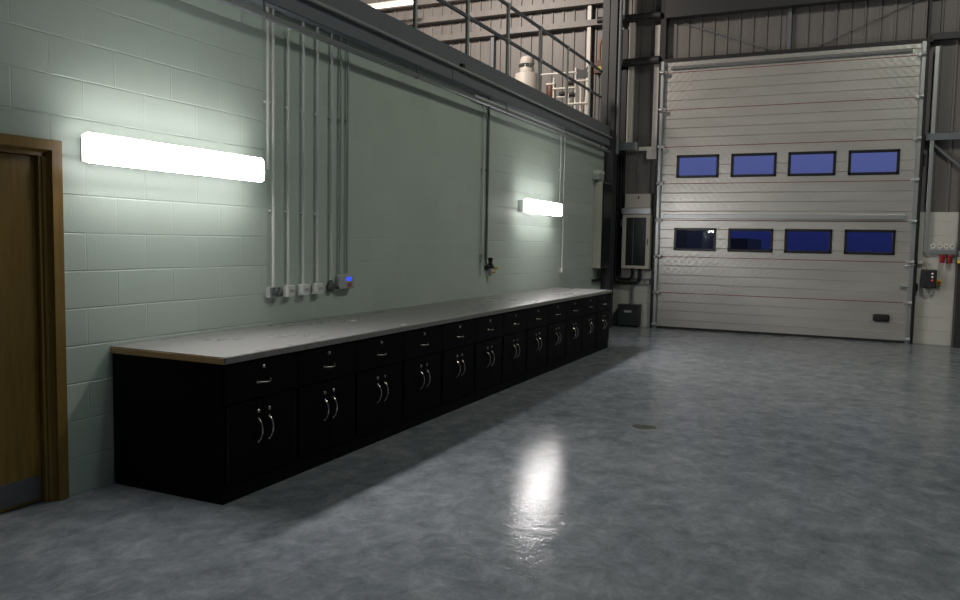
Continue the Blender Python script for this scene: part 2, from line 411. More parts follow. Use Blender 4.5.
# ------------------------------------------------------------------ oak door on the left
d = sempty('door_1', 'oak door in an oak frame', (-.06, 2.7, 0))
bm = BM(); prism(bm, [(-.16, 3.08), (-.02, 3.08), (-.02, 3.10), (.0, 3.112), (.016, 3.115), (.018, 3.178), (-.16, 3.178)], 0, 2.105, 'Z')
prism(bm, [(-.16, 2.202), (.018, 2.202), (.016, 2.26), (-.02, 2.28), (-.02, 2.30), (-.16, 2.30)], 0, 2.105, 'Z')
prism(bm, [(-.16, 2.01), (-.02, 2.01), (-.02, 2.03), (.0, 2.042), (.016, 2.045), (.018, 2.103), (-.16, 2.103)], 2.26, 3.12, 'Y')
def shift(o, v):
    for w in o.data.vertices: w.co += Vector(v)
    return o
shift(obj('frame', bm, 'oak_frame', d), (.06, -2.7, 0))
leaf = shift(obj('leaf', box(BM(), -.105, -.06, 2.303, 3.077, .012, 2.007, .002), 'oak', d), (.06, -2.7, 0))
shift(obj('kick_plate', box(BM(), -.06, -.057, 2.32, 3.06, .03, .165, .001), 'stainless', leaf), (.06, -2.7, 0))['label'] = 'brushed steel kick plate'
shift(obj('closing_stop', box(BM(), -.058, -.03, 3.062, 3.081, .0, 2.01, .002), 'oak_frame', d), (.06, -2.7, 0))

# ------------------------------------------------------------------ sectional door
DY = 14.95                                             # inner face
dr = sempty('door_2', 'tall silver sectional door with two rows of windows', (3.0, DY, 0))
def dobj(name, bm, m, parent=dr, smooth=False):
    o = obj(name, bm, m, parent, smooth); shift(o, (-3.0, -DY, 0)); return o
XL, XR = .915, 5.06
PH = .674
def strip(bm, x0, x1, z0, z1, ribs):
    """door skin between two heights with pressed V ribs"""
    prof = [(DY + .04, z0), (DY, z0)]
    for r in ribs:
        if z0 + .012 < r < z1 - .012: prof += [(DY, r - .011), (DY + .010, r - .003), (DY + .010, r + .003), (DY - .002, r + .008), (DY, r + .011)]
    prof += [(DY, z1), (DY + .04, z1)]
    prism(bm, prof, x0, x1, 'X')
wx = [(1.19, 1.925), (2.157, 2.903), (3.115, 3.857), (4.07, 4.822)]
k = 0
for i in range(8):
    z0 = .035 if i == 0 else i * PH + .004; z1 = min((i + 1) * PH - .004, 4.925)
    ribs = [i * PH + PH * q / 4 for q in (1, 2, 3)] if i < 7 else [i * PH + .11]
    bm = BM()
    if i in (2, 4):
        a, b = (1.475, 1.872) if i == 2 else (2.81, 3.205)
        strip(bm, XL, XR, z0, a, ribs); strip(bm, XL, XR, b, z1, ribs)
        xs = [XL] + [q for w in wx for q in w] + [XR]
        for q in range(0, 10, 2): strip(bm, xs[q], xs[q + 1], a, b, ribs)
        pan = dobj('panel', bm, 'door_skin')
        for x0, x1 in wx:
            f = BM(); w = .034
            for (p, q, r, s) in ((x0 - .012, x1 + .012, a - .012, a + w), (x0 - .012, x1 + .012, b - w, b + .012), (x0 - .012, x0 + w, a, b), (x1 - w, x1 + .012, a, b)):
                box(f, p, q, DY - .014, DY + .045, r, s, .004)
            fo = dobj('window', f, 'window_frame', pan)
            g = BM(); vs = [g.verts.new((x, DY + .018, z)) for x, z in ((x0 + .02, a + .02), (x1 - .02, a + .02), (x1 - .02, b - .02), (x0 + .02, b - .02))]
            g.faces.new(vs); dobj('pane', g, 'glass', pan)
    else:
        strip(bm, XL, XR, z0, z1, ribs); pan = dobj('panel', bm, 'door_skin')
        if i == 0:
            hb = BM(); box(hb, 4.56, 4.81, DY - .022, DY + .002, .345, .465, .03); dobj('handle', hb, 'rubber', pan)
    if i: dobj('seal', box(BM(), XL, XR, DY - .002, DY + .02, i * PH - .006, i * PH + .006), 'door_seal')['label'] = 'dull red seal between door panels'
dobj('bottom_seal', box(BM(), XL - .02, XR + .02, DY - .02, DY + .03, .0, .042, .004), 'rubber')
dobj('stiffener', box(BM(), 1.02, 4.93, DY - .045, DY, 4.775, 4.815, .006), 'grey_conduit')
dobj('stiffener', box(BM(), .98, 4.95, DY - .05, DY, 2.055, 2.135, .006), 'galv')
for x0, x1 in ((.838, .912), (5.055, 5.132)):
    bm = BM(); xo = x0 if x0 < 2 else x1
    prism(bm, [(x0, DY - .03), (x0 + .012, DY - .03), (x0 + .012, DY - .075), (x1 - .012, DY - .075), (x1 - .012, DY - .03), (x1, DY - .03), (x1, DY + .06), (x0, DY + .06)], .0, 4.92, 'Z')
    tr = dobj('guide_track', bm, 'galv')
    for i in range(0, 8):
        z = i * PH if i else .07
        b2 = BM(); lathe(b2, [(.0, -.035), (.026, -.035), (.03, -.01), (.03, .03), (.0, .03)], (x0 + .037, DY - .10, z), 'X', 14)
        box(b2, x0 + .005, x1 + (.05 if x0 < 2 else -.005), DY - .092, DY - .075, z - .03, z + .03, .003)
        if x0 > 2: box(b2, x0 - .05, x0 + .03, DY - .02, DY - .001, z - .03, z + .03, .003)
        dobj('roller', b2, 'galv', tr, True)
    b3 = BM(); box(b3, (x0 - .022) if x0 < 2 else x1 - .004, x0 + .004 if x0 < 2 else x1 + .022, DY - .07, DY + .05, 0, 4.92); dobj('track_edge', b3, 'steel_black', tr)
bm = BM(); box(bm, 4.95, 5.14, DY - .03, DY - .012, .93, .965, .004); box(bm, 4.93, 5.0, DY - .03, DY, .915, .98, .004)
tube(bm, [(4.96, DY - .045, .948), (5.15, DY - .045, .948)], .013, 10); dobj('slide_bolt', bm, 'galv')
bm = BM(); tube(bm, [(5.0, DY - .02, 1.29), (5.14, DY - .09, 1.31)], .012, 10); dobj('latch_arm', bm, 'galv')

# ------------------------------------------------------------------ outside in the dusk
struct('ground_outside', box(BM(), -60, 70, 15.4, 150, -.25, -.05), 'asphalt', label='dark yard outside the door')
o = sempty('building_outside', 'low dark building across the yard', (0, 44, 0))
bm = BM(); box(bm, -15, -3.2, 40, 50, -.05, 2.6); prism(bm, [(40, 2.6), (50, 2.6), (45, 4.2)], -15, -3.2, 'X'); shift(obj('shed', bm, 'outbuilding', o), (0, -44, 0))
bm = BM(); box(bm, -6.6, -2.0, 70, 80, -.05, 1.3); box(bm, -5.6, -3.6, 69, 80, 1.3, 2.2); box(bm, -2.0, 40, 72, 80, -.05, .7); shift(obj('block', bm, 'outbuilding', o), (0, -44, 0))

# ------------------------------------------------------------------ base cabinets
UW, Y0, ZT = .68, 3.505, .834
def bow(bm, p0, p1, out, r=.0062):
    """D handle bowed outwards, feet on the front"""
    p0, p1, out = Vector(p0), Vector(p1), Vector(out); pts = []
    for i in range(13):
        t = i / 12; h = math.sin(PI * t) ** .55
        pts.append(p0.lerp(p1, t) + out * h)
    tube(bm, pts, [r * (1.25 if i in (0, 1, 11, 12) else 1) for i in range(13)], 10)
    n = out.normalized()
    for p in (p0, p1): tube(bm, [p - n * .001, p + n * .006], .010, 12)
    return bm
def lockbm(y, z, x=.918):
    bm = BM(); lathe(bm, [(.0, 0), (.0125, 0), (.0125, .007), (.009, .010), (.0, .010)], (x, y, z), 'X', 16)
    box(bm, x + .009, x + .0115, y - .0012, y + .0012, z - .006, z + .006); return bm
def make_cabinet():
    c = thing('base_cabinet', '', 'cabinet', (0, Y0 + UW / 2, 0)); h = UW / 2
    bm = BM(); prism(bm, [(.012, 0), (.902, 0), (.902, .085), (.897, .085), (.897, ZT), (.012, ZT)], -h + .0005, h - .0005)
    obj('body', bm, 'black', c)
    dw = obj('drawer', box(BM(), .899, .918, -h + .004, h - .004, .592, .822, .0016), 'black_front', c)
    obj('handle', bow(BM(), (.918, -.058, .690), (.918, .058, .690), (.032, 0, -.004)), 'chrome', dw, True)['label'] = 'bowed chrome handle'
    obj('lock', lockbm(0, .778), 'lock', dw, True)
    for s in (-1, 1):
        y0, y1 = sorted((s * .0015, s * .307))
        dd = obj('door', box(BM(), .899, .918, y0, y1, .112, .582, .0022), 'black_front', c)
        ye = s * .307
        obj('edge_glint', box(BM(), .900, .9188, min(ye, ye + s * .0035), max(ye, ye + s * .0035), .114, .580, .0008), 'edge_glint', dd)  # thin strip added to paint the lit line along the door edge
        obj('handle', bow(BM(), (.918, s * .05, .322), (.918, s * .05, .458), (.034, 0, 0)), 'chrome', dd, True)['label'] = 'bowed chrome handle'
        obj('lock', lockbm(s * .05, .508), 'lock', dd, True)
    return c
words = ['second', 'third', 'fourth', 'fifth', 'sixth', 'seventh', 'eighth', 'ninth', 'tenth', 'eleventh']
cab = make_cabinet()
for i in range(12):
    c = cab if i == 0 else copy_tree(cab)
    c.location = (0, Y0 + UW * (i + .5), 0)
    c['label'] = ('black base cabinet at the oak door end of the bench run, its bare side showing' if i == 0 else
                  'black base cabinet at the sectional door end of the bench run' if i == 11 else
                  'black base cabinet with drawer and two doors, %s along from the oak door' % words[i - 1])
    c['group'] = 'black base cabinets under the worktop'
YE = Y0 + 12 * UW
w = thing('worktop', 'long grey laminate worktop lying across the black base cabinets', 'worktop', (.47, (Y0 + YE) / 2, ZT))
ym = (Y0 + YE) / 2
bm = BM(); prism(bm, [(-.465, 0), (.462, 0), (.465, .003), (.465, .037), (.460, .042), (-.465, .042)], Y0 - ym - .006, YE - ym + .02)
obj('top', bm, 'laminate', w)
obj('end_strip', box(BM(), -.464, .455, Y0 - ym - .012, Y0 - ym - .006, .0005, .036), 'ply', w)['label'] = 'bare plywood end edge'
bm = BM(); box(bm, .845, .885, 5.60, 5.66, .8745, .8765); tag(obj('white_mark', bm, 'white'), 'tiny white mark at the front edge of the grey worktop', 'scrap')  # small flat white mark near the worktop front
bm = BM(); box(bm, .34, .37, 5.63, 5.69, .8745, .8765); tag(obj('white_mark', bm, 'white'), 'tiny white mark in the middle of the grey worktop', 'scrap')  # second flat white mark, further back on the worktop

# ------------------------------------------------------------------ wall lamps
def wall_lamp(y0, y1, z0, z1, label):
    L = thing('wall_lamp', label, 'lamp', (0, (y0 + y1) / 2, (z0 + z1) / 2), 'strip lamps on the block wall')
    h, q = (y1 - y0) / 2, (z1 - z0) / 2
    obj('base', box(BM(), .0, .11, -h + .085, h - .03, -q + .016, q - .016, .006), 'grey_plastic', L)
    bm = BM(); prism(bm, [(.11, -q + .010), (.152, -q), (.166, -q + .010), (.174, -q + .034), (.174, q - .034), (.166, q - .010), (.152, q), (.11, q - .010)], -h, h)
    bmesh.ops.bevel(bm, geom=[e for e in bm.edges if len({round(v.co.y, 4) for v in e.verts}) == 1], offset=.018, segments=2, profile=.5, affect='EDGES')
    df = obj('diffuser', bm, 'diffuser', L, True); df['label'] = 'glowing white diffuser'
    df.data.materials.append(M['diffuser_side'])
    df.data.materials.append(M['diffuser_end'])
    for p in df.data.polygons: p.material_index = 0 if p.normal.x > .55 else 2 if abs(p.normal.y) > .5 or p.normal.x < -.6 else 1
    bm = BM(); lathe(bm, [(.0, 0), (.02, 0), (.02, .045), (.012, .055), (.0, .055)], (.03, h - .012, 0), 'Y', 14); obj('cable_gland', bm, 'grey_plastic', L, True)
wall_lamp(3.225, 4.750, 1.984, 2.158, 'lit white strip lamp on the block wall beside the oak door')
wall_lamp(10.06, 11.52, 1.970, 2.158, 'lit white strip lamp on the block wall above the far end of the bench')

# ------------------------------------------------------------------ conduits and boxes on the wall
def conduit(y, z0, label, m='conduit', r=.0115, x=.024, top=3.335, saddles=(1.78, 2.62), group='conduits dropping down the block wall', elbow=False):
    c = thing('conduit_pipe', label, 'conduit', (x, y, z0), group)
    pts = [(0, 0, 0), (0, 0, top - z0)]
    if elbow: pts = rounded([(0, 0, 0), (0, 0, top - z0), (.060, 0.0, top - z0 + .005)], .05)
    obj('pipe', tube(BM(), pts, r, 12), m, c, True)
    for z in saddles:
        bm = BM(); box(bm, -x, -.004, -.022, .022, z - z0 - .011, z - z0 + .011, .003); torus(bm, (0, 0, z - z0), r + .002, .0035, 'Z', 16, 6)
        obj('saddle', bm, m, c, True)
    return c
conduit(4.955, 2.10, 'pale conduit running up from the end of the lamp by the oak door', x=.030, saddles=(2.62,))
conduit(5.012, 1.18, 'pale conduit dropping to the double socket', x=.034, r=.0125)
conduit(5.209, 1.18, 'pale conduit with a bent top, dropping to the first white outlet box', top=3.235, elbow=True)
conduit(5.404, 1.18, 'pale conduit dropping to the middle white outlet box')
conduit(5.595, 1.18, 'pale conduit dropping to the white outlet box beside the round junction box')
conduit(5.797, 1.20, 'pale conduit dropping to the small round junction box')
conduit(5.932, 1.25, 'dark thin conduit entering the lit keypad, on its socket side', 'rail', .0105, saddles=(2.62,))
conduit(6.042, 1.25, 'dark thin conduit entering the lit keypad, on its far side', 'rail', .0105, saddles=(2.62,))
slim = conduit(8.945, 1.15, 'slim pale pipe with a small valve near its foot, beside the dark air pipe', 'conduit', .009, saddles=(2.45,))
conduit(9.085, 1.34, 'dark air pipe dropping to the air regulator', 'grey_conduit', .016, saddles=(2.45,))
conduit(11.80, 2.10, 'pale conduit running up from the lamp over the far bench end', saddles=(2.7,), top=3.27)
conduit(11.98, 1.16, 'pale conduit running past the lamp down to a small white end box', saddles=(2.7,), top=3.27)

s = thing('double_socket', 'metal double socket at the foot of the conduit nearest the oak door', 'socket', (0, 5.025, 1.140))
obj('back_box', box(BM(), .0, .042, -.067, .067, -.045, .042, .004), 'grey_plastic', s)
fp = obj('face_plate', box(BM(), .042, .050, -.066, .066, -.044, .041, .003), 'galv', s)
for y in (-.032, .032):
    bm = BM()
    for dy, dz, ww, hh in ((0, .004, .004, .009), (-.012, -.018, .008, .004), (.012, -.018, .008, .004)): box(bm, .050, .0515, y + dy - ww, y + dy + ww, dz - hh, dz + hh)
    obj('pin_holes', bm, 'rubber', fp)
    obj('rocker', box(BM(), .050, .056, y - .011, y + .011, .020, .036, .002), 'dark_plastic', fp)
obj('plug', box(BM(), .050, .080, .012, .052, -.034, .008, .008), 'dark_plastic', s)
for y, l in ((5.212, 'white outlet box beside the double socket'), (5.404, 'white outlet box in the middle of the row of three'), (5.595, 'white outlet box beside the small round junction box')):
    s = thing('outlet_box', l, 'outlet', (0, y, 1.140), 'white outlet boxes on the block wall')
    obj('back_box', box(BM(), .0, .048, -.046, .046, -.046, .046, .004), 'white', s)
    fp = obj('face_plate', box(BM(), .048, .056, -.044, .044, -.044, .044, .003), 'white', s)
    obj('port', box(BM(), .056, .058, -.024, .002, -.012, .014, .001), 'grey_plastic', fp); obj('port', box(BM(), .056, .058, .008, .032, -.012, .014, .001), 'grey_plastic', fp)
s = thing('junction_box', 'small dark round junction box beside the lit keypad', 'junction box', (0, 5.797, 1.145))
bm = BM(); lathe(bm, [(.0, .0), (.038, .0), (.038, .04), (.030, .046), (.0, .046)], (0, 0, 0), 'X', 20); obj('body', bm, 'dark_plastic', s, True)
bm = BM(); tube(bm, [(0.024, 0, .03), (0.024, 0, .06)], .015); obj('spout', bm, 'dark_plastic', s, True)
bm = BM(); tube(bm, rounded([(.025, .03, -.005), (.04, .08, -.015), (.03, .115, .0)], .03), .007, 8); obj('flex', bm, 'cable', s, True)
s = thing('alarm_keypad', 'grey wall keypad with a lit blue display beside the round junction box', 'keypad', (0, 6.005, 1.185))
obj('case', box(BM(), .0, .062, -.11, .11, -.065, .06, .01), 'grey_plastic', s)
obj('display', box(BM(), .062, .0635, -.03, .055, .010, .042, .001), 'lcd', s)['label'] = 'glowing blue display'
for r in range(2):
    for q in range(3): obj('key', box(BM(), .062, .066, -.012 + q * .024, .006 + q * .024, -.024 - r * .020, -.010 - r * .020, .001), 'key', s)
s = thing('air_regulator', 'black and brass air regulator at the foot of the dark air pipe', 'regulator', (0, 9.15, 1.24))
obj('bracket', box(BM(), .0, .02, -.06, .06, -.03, .03, .004), 'dark_plastic', s)
bm = BM(); lathe(bm, [(.0, -.03), (.03, -.03), (.034, -.01), (.034, .03), (.024, .04), (.024, .06), (.030, .065), (.030, .105), (.0, .11)], (.055, .0, .02), 'Z', 18); obj('knob', bm, 'cable', s, True)
bm = BM(); lathe(bm, [(.0, -.12), (.012, -.12), (.026, -.10), (.028, -.03), (.0, -.03)], (.055, .0, .02), 'Z', 18); obj('bowl', bm, 'grey_plastic', s, True)
bm = BM(); tube(bm, [(.055, -.065, .02), (.055, .10, .02)], .013, 12); obj('body_tube', bm, 'dark_plastic', s, True)
for y, z in ((.045, -.055), (.125, -.01)):
    bm = BM(); lathe(bm, [(.0, 0), (.017, 0), (.017, .03), (.011, .04), (.011, .06), (.0, .06)], (.05, y, z), 'X', 14); obj('coupling', bm, 'yellow', s, True)['label'] = 'brass yellow quick coupling'
bm = BM(); tube(bm, rounded([(.055, -.062, .02), (.03, -.075, .05), (.024, -.065, .10)], .03), .012, 10); tube(bm, [(.05, .09, .02), (.05, .125, -.01)], .012, 10); tube(bm, [(.05, .0, -.0), (.05, .045, -.055)], .012, 10); obj('elbow', bm, 'dark_plastic', s, True)
obj('valve', lathe(BM(), [(.0, -.05), (.02, -.05), (.014, -.02), (.014, .03), (.022, .05), (.0, .05)], (0, 0, .21), 'Z', 14), 'grey_plastic', slim, True)
s = tag(obj('end_box', box(BM(), .0, .045, 11.95, 12.01, 1.09, 1.165, .006), 'white'), 'small white box ending the conduit past the far lamp', 'box')

t = thing('service_pipe', 'grey pipe running level along the wall under the mezzanine beam', 'pipe', (.125, 4, 3.222))
obj('pipe', tube(BM(), [(0, -6, 0), (0, 10.15, .0)], .026, 14), 'pipe', t, True)
for y in (.8, 3.1, 5.4, 7.7, 9.6):
    bm = BM(); torus(bm, (0, y, 0), .029, .005, 'Y', 18, 6); box(bm, -.006, .006, y - .006, y + .006, .025, .112); obj('clip', bm, 'steel', t, True)
t = thing('conduit_run', 'pale conduit running level below the mezzanine beam above the far lamp', 'conduit', (.06, 8.6, 3.285))
obj('pipe', tube(BM(), [(0, 0, 0), (0, 5.6, 0)], .014, 12), 'conduit', t, True)
for y in (.4, 2.0, 3.6, 5.2):
    obj('saddle', box(BM(), -.058, 0, y - .012, y + .012, -.018, .018, .002), 'conduit', t)

# enclosure on the wall end
s = thing('wall_cabinet', 'tall narrow cream cabinet with a dark front at the wall end', 'cabinet', (0, 13.98, 1.13))
obj('case', box(BM(), .002, .150, -.28, .26, 0, 1.52, .004), 'cream', s)
obj('door', box(BM(), .150, .172, -.275, .255, .01, 1.51, .003), 'screen', s)
obj('side_strip', box(BM(), .052, .056, -.2835, -.28, .01, 1.50), 'grey_plastic', s)
for y in (-.12, .02):
    bm = BM(); tube(bm, rounded([(.08, y, .0), (.08, y, -.14), (.09, y + .05, -.22)], .06), .016, 10); obj('cable', bm, 'cable', s, True)
s = thing('meter_box', 'small pale grey box on the wall above the tall narrow cabinet', 'box', (0, 13.72, 2.69))
obj('case', box(BM(), .0, .12, -.16, .16, .0, .10, .008), 'grey_plastic', s)
obj('lid', box(BM(), .0, .13, -.11, .15, .10, .16, .008), 'white', s)
s = thing('cable_gutter', 'dark cable gutter on the wall below the tall narrow cabinet', 'gutter', (0, 13.98, .93))
obj('tray', box(BM(), .0, .06, -.3, .26, -.045, -.0, .003), 'steel_black', s)
obj('lug', box(BM(), .06, .09, .05, .10, -.05, .14, .003), 'rubber', s)

# glazed cabinet on the far wall
s = thing('glazed_cabinet', 'cream wall cabinet with a dark glazed front beside the sectional door', 'cabinet', (.50, 15.0, 1.11))
obj('case', box(BM(), -.26, .26, -.19, -.001, 0, 1.01, .006), 'cream', s)
bm = BM()
for a, b, c, e in ((-.262, .262, 0, .055), (-.262, .262, .955, 1.01), (-.262, -.19, .055, .955), (.19, .262, .055, .955)): box(bm, a, b, -.215, -.19, c, e, .003)
dd = obj('door', bm, 'cream', s)
obj('pane', box(BM(), -.192, .192, -.205, -.19, .05, .96), 'screen', dd)
obj('window_bar', box(BM(), -.06, -.045, -.207, -.204, .06, .95), 'dark_plastic', dd)
bm = BM(); box(bm, .215, .235, -.225, -.215, .45, .56, .003); obj('latch', bm, 'dark_plastic', dd)
s = thing('fuse_box', 'cream box with a small key slot standing above the glazed cabinet', 'box', (.48, 15.07, 2.25))
obj('case', box(BM(), -.235, .245, -.17, -.001, 0, .265, .006), 'cream', s)
obj('key_slot', box(BM(), .01, .035, -.173, -.17, .17, .22, .001), 'rubber', s)
s = tag(obj('trunking_strip', box(BM(), .20, .755, 14.83, 15.07, 2.135, 2.245, .005), 'galv'), 'bright metal trunking between the fuse box and the glazed cabinet', 'trunking')
s = tag(obj('switch_box', box(BM(), .13, .22, 14.98, 15.07, 1.90, 2.04, .006), 'white'), 'small white switch box beside the glazed cabinet', 'switch')
for x, r, l in ((.02, .034, 'thick black cable climbing the corner, nearest the wall end'), (.085, .026, 'thick black cable looping into the glazed cabinet from below'), (.14, .022, 'thinner black cable looping into the glazed cabinet beside the thick one')):
    bm = BM()
    if x < .05: pts = [(x, 14.95, .86), (x, 14.95, 8.5)]
    else:
        e = .42 if x > .1 else .56; lo = .90 if x > .1 else .83
        pts = rounded([(x, 14.93, 3.2), (x, 14.93, lo), (e, 14.90, lo), (e, 14.90, 1.112)], .16, 8)
    tag(obj('cable', tube(bm, pts, r, 12), 'cable', None, True), l, 'cable', 'black cables in the corner')
s = thing('cable_ladder', 'dark horizontal cable ladder below the glazed cabinet', 'cable ladder', (.40, 15.0, .80))
bm = BM(); box(bm, -.38, .38, -.04, -.001, .0, .025); box(bm, -.38, .38, -.04, -.001, .095, .12); obj('rail', bm, 'steel', s)
for k in range(8): obj('rung', box(BM(), -.36 + k * .1, -.34 + k * .1, -.03, -.012, .025, .095), 'steel', s)
s = thing('floor_enclosure', 'black box with a grey label standing on the floor by the plinth', 'box', (.405, 14.86, 0))
obj('case', box(BM(), -.195, .195, -.13, .13, .03, .40, .01), 'box_black', s)
obj('lid', box(BM(), -.203, .203, -.14, .135, .40, .425, .006), 'box_black', s)
obj('name_plate', box(BM(), -.07, .07, -.1325, -.13, .28, .32, .001), 'grey_plastic', s)['label'] = 'grey label plate'
for x in (-.15, .15): obj('foot', box(BM(), x - .03, x + .03, -.1, .1, 0, .03), 'rubber', s)
tag(obj('riser_pipe', tube(BM(), [(.43, 14.93, .42), (.43, 14.93, .81)], .02, 12), 'steel', None, True), 'short grey riser pipe between the black floor box and the cable ladder', 'pipe')

# ------------------------------------------------------------------ power gear by the block pier
t = thing('cable_trunking', 'grey metal trunking coming down the pier and turning level', 'trunking', (5.285, 15.0, 1.54))
obj('riser', box(BM(), -.03, .03, -.06, -.001, .04, 3.3, .004), 'galv', t)
obj('bend', prism(BM(), [(-.03, .04), (-.03, .0), (-.01, -.03), (.03, -.045), (.06, -.045), (.06, .04)][::-1], -.062, -.001, 'Y'), 'galv', t)
obj('level_run', box(BM(), .055, .44, -.06, -.001, -.045, .04, .004), 'galv', t)
obj('cover_strip', box(BM(), .055, .44, -.064, -.06, -.01, .034), 'galv', t)
for x, l in ((5.385, 'round conduit coupler on the trunking nearest the door'), (5.485, 'second round conduit coupler on the trunking from the door'), (5.575, 'third round conduit coupler on the trunking from the door'), (5.665, 'round conduit coupler on the trunking nearest the dark column')):
    bm = BM(); torus(bm, (x, 14.965, 1.625), .03, .010, 'Y', 18, 8); box(bm, x - .014, x + .014, 14.95, 14.998, 1.58, 1.60, .002)
    tag(obj('conduit_coupler', bm, 'white', None, True), l, 'coupler', 'couplers on top of the trunking')
def isocket(x, z, m, l):
    s = thing('industrial_socket', l, 'socket', (x, 14.93, z), 'round industrial sockets under the trunking')
    bm = BM(); box(bm, -.036, .036, -.02, .06, .005, .055, .008); obj('housing', bm, m if m == 'red' else 'white', s)
    bm = BM(); lathe(bm, [(.0, 0), (.038, 0), (.040, -.02), (.034, -.085), (.0, -.085)], (0, -.01, .01), 'Z', 18); obj('sleeve', bm, m, s, True)
    bm = BM(); lathe(bm, [(.0, 0), (.042, 0), (.042, -.014), (.0, -.014)], (0, -.012, -.06), 'Z', 18); obj('lid', bm, m, s, True)
isocket(5.525, 1.43, 'red', 'red industrial socket nearer the sectional door'); isocket(5.632, 1.43, 'red', 'red industrial socket nearer the yellow sockets')
s = None
for x, l in ((5.745, 'yellow industrial socket beside the red sockets'), (5.835, 'yellow industrial socket on the dark column farther from the red sockets')):
    s = thing('industrial_socket', l, 'socket', (x, 14.68, 1.40), 'round industrial sockets under the trunking')
    obj('housing', box(BM(), -.034, .034, -.02, .039, .005, .06, .008), 'grey_plastic', s)
    bm = BM(); lathe(bm, [(.0, 0), (.036, 0), (.038, -.02), (.032, -.05), (.0, -.05)], (0, -.01, .01), 'Z', 18); obj('sleeve', bm, 'yellow', s, True)
tag(obj('column_trunking', box(BM(), 5.73, 6.0, 14.66, 14.719, 1.47, 1.55, .004), 'galv'), 'short grey trunking crossing the dark column above the yellow sockets', 'trunking')
s = thing('door_controller', 'black door control box with three small lamps on the block pier', 'control box', (5.35, 15.0, 1.09))
obj('case', box(BM(), -.11, .11, -.13, -.001, -.15, .15, .012), 'rubber', s)
obj('front_cover', box(BM(), -.10, .10, -.145, -.13, -.14, .14, .008), 'box_black', s)
for k, m in enumerate(('lamp_white', 'lamp_white', 'lamp_red')):
    bm = BM(); lathe(bm, [(.0, 0), (.016, 0), (.016, -.008), (.010, -.014), (.0, -.014)], (.045, -.145, .085 - k * .055), 'Y', 14); obj('indicator', bm, m, s, True)
bm = BM(); tube(bm, rounded([(-.06, -.06, -.15), (-.06, -.06, -.26), (.08, -.06, -.26), (.08, -.06, -.15)], .09, 8), .008, 8); obj('cable_loop', bm, 'grey_plastic', s, True)
s = thing('isolator_switch', 'yellow isolator with a red knob beside the black door control box', 'switch', (5.50, 15.0, 1.03))
obj('case', box(BM(), -.032, .032, -.07, -.001, -.045, .045, .006), 'yellow', s)
bm = BM(); lathe(bm, [(.0, 0), (.024, 0), (.024, -.022), (.018, -.03), (.0, -.03)], (0, -.07, 0), 'Y', 16); obj('knob', bm, 'red', s, True)
s = thing('sensor_plug', 'white plug with a drooping grey lead above the door control box', 'plug', (5.22, 15.0, 1.345))
obj('body', box(BM(), -.035, .035, -.06, -.001, -.022, .022, .008), 'white', s)
bm = BM(); tube(bm, rounded([(.035, -.03, 0), (.09, -.03, -.01), (.12, -.05, -.105)], .05), .007, 8); obj('lead', bm, 'grey_plastic', s, True)
tag(obj('door_sensor', box(BM(), 5.178, 5.205, 14.90, 14.999, 2.93, 3.13, .004), 'rubber'), 'small black sensor on the jamb beside the upper door windows', 'sensor')
tag(obj('limit_switch', box(BM(), 5.178, 5.205, 14.93, 14.999, .88, 1.0, .004), 'rubber'), 'small black limit switch on the jamb below the white plug', 'switch')

# ------------------------------------------------------------------ mezzanine
g = thing('guard_rail', 'galvanised tubular guard rail along the mezzanine edge', 'railing', (.03, 9, 3.60))
for y in (4.80, 6.01, 7.22, 8.434, 9.619, 10.786, 11.976, 13.15):
    bm = BM(); tube(bm, [(0, y - 9, 0), (0, y - 9, 1.0)], .024, 12)
    for z in (.555, 1.0): lathe(bm, [(.0, -.03), (.031, -.03), (.035, 0), (.031, .03), (.0, .03)], (0, y - 9, z), 'Z', 12)
    obj('post', bm, 'rail', g, True)
for z in (.555, 1.0):
    bm = BM(); tube(bm, [(0.0, -5, z), (0.0, 4.85, z)], .024, 12); obj('rail', bm, 'steel', g, True)
k = thing('water_tank', 'off white cylindrical tank with a domed cap on the mezzanine', 'tank', (-1.29, 13.6, 3.60))
bm = BM(); lathe(bm, [(.0, 0), (.20, 0), (.215, .02), (.215, .985), (.205, 1.0), (.0, 1.005)], seg=28); obj('shell', bm, 'tank', k, True)
bm = BM(); lathe(bm, [(.0, 1.0), (.125, 1.0), (.13, 1.02), (.13, 1.10), (.115, 1.12), (.115, 1.17), (.130, 1.175), (.130, 1.24), (.118, 1.285), (.085, 1.31), (.0, 1.315)], seg=24); cp = obj('cap', bm, 'tank', k, True)
for a in (-2.5, -1.9, -1.2, -.5):
    x, y = .125 * math.cos(a), .125 * math.sin(a); bm = BM(); box(bm, x - .03, x + .03, y - .015, y + .012, 1.115, 1.165, .003); obj('vent_slot', bm, 'rubber', cp)
bm = BM(); lathe(bm, [(.0, 0), (.07, 0), (.075, .01), (.075, .98), (.045, 1.03), (.0, 1.035)], seg=18)
tag(obj('gas_bottle', bm, 'blue', None, True), 'small bottle with a blue shoulder standing beside the tank', 'bottle').location = (-1.78, 13.4, 3.60)
v = thing('green_valve', 'dark green valve on a short stand pipe beside the tank', 'valve', (-1.60, 13.45, 3.60))
obj('stand_pipe', tube(BM(), [(0, 0, 0), (0, 0, .80)], .028), 'steel', v, True)
bm = BM(); lathe(bm, [(.0, .78), (.05, .78), (.06, .83), (.045, .88), (.02, .90), (.02, .98), (.0, .98)], seg=14); tube(bm, [(-.08, 0, .83), (.08, 0, .83)], .035, 12); obj('valve_body', bm, mat('dark_green_paint', (.03, .05, .03), .5), v, True)
r = thing('pipe_rack', 'pale pipework frame on the mezzanine near the corner column', 'pipework', (-.55, 13.6, 3.60))
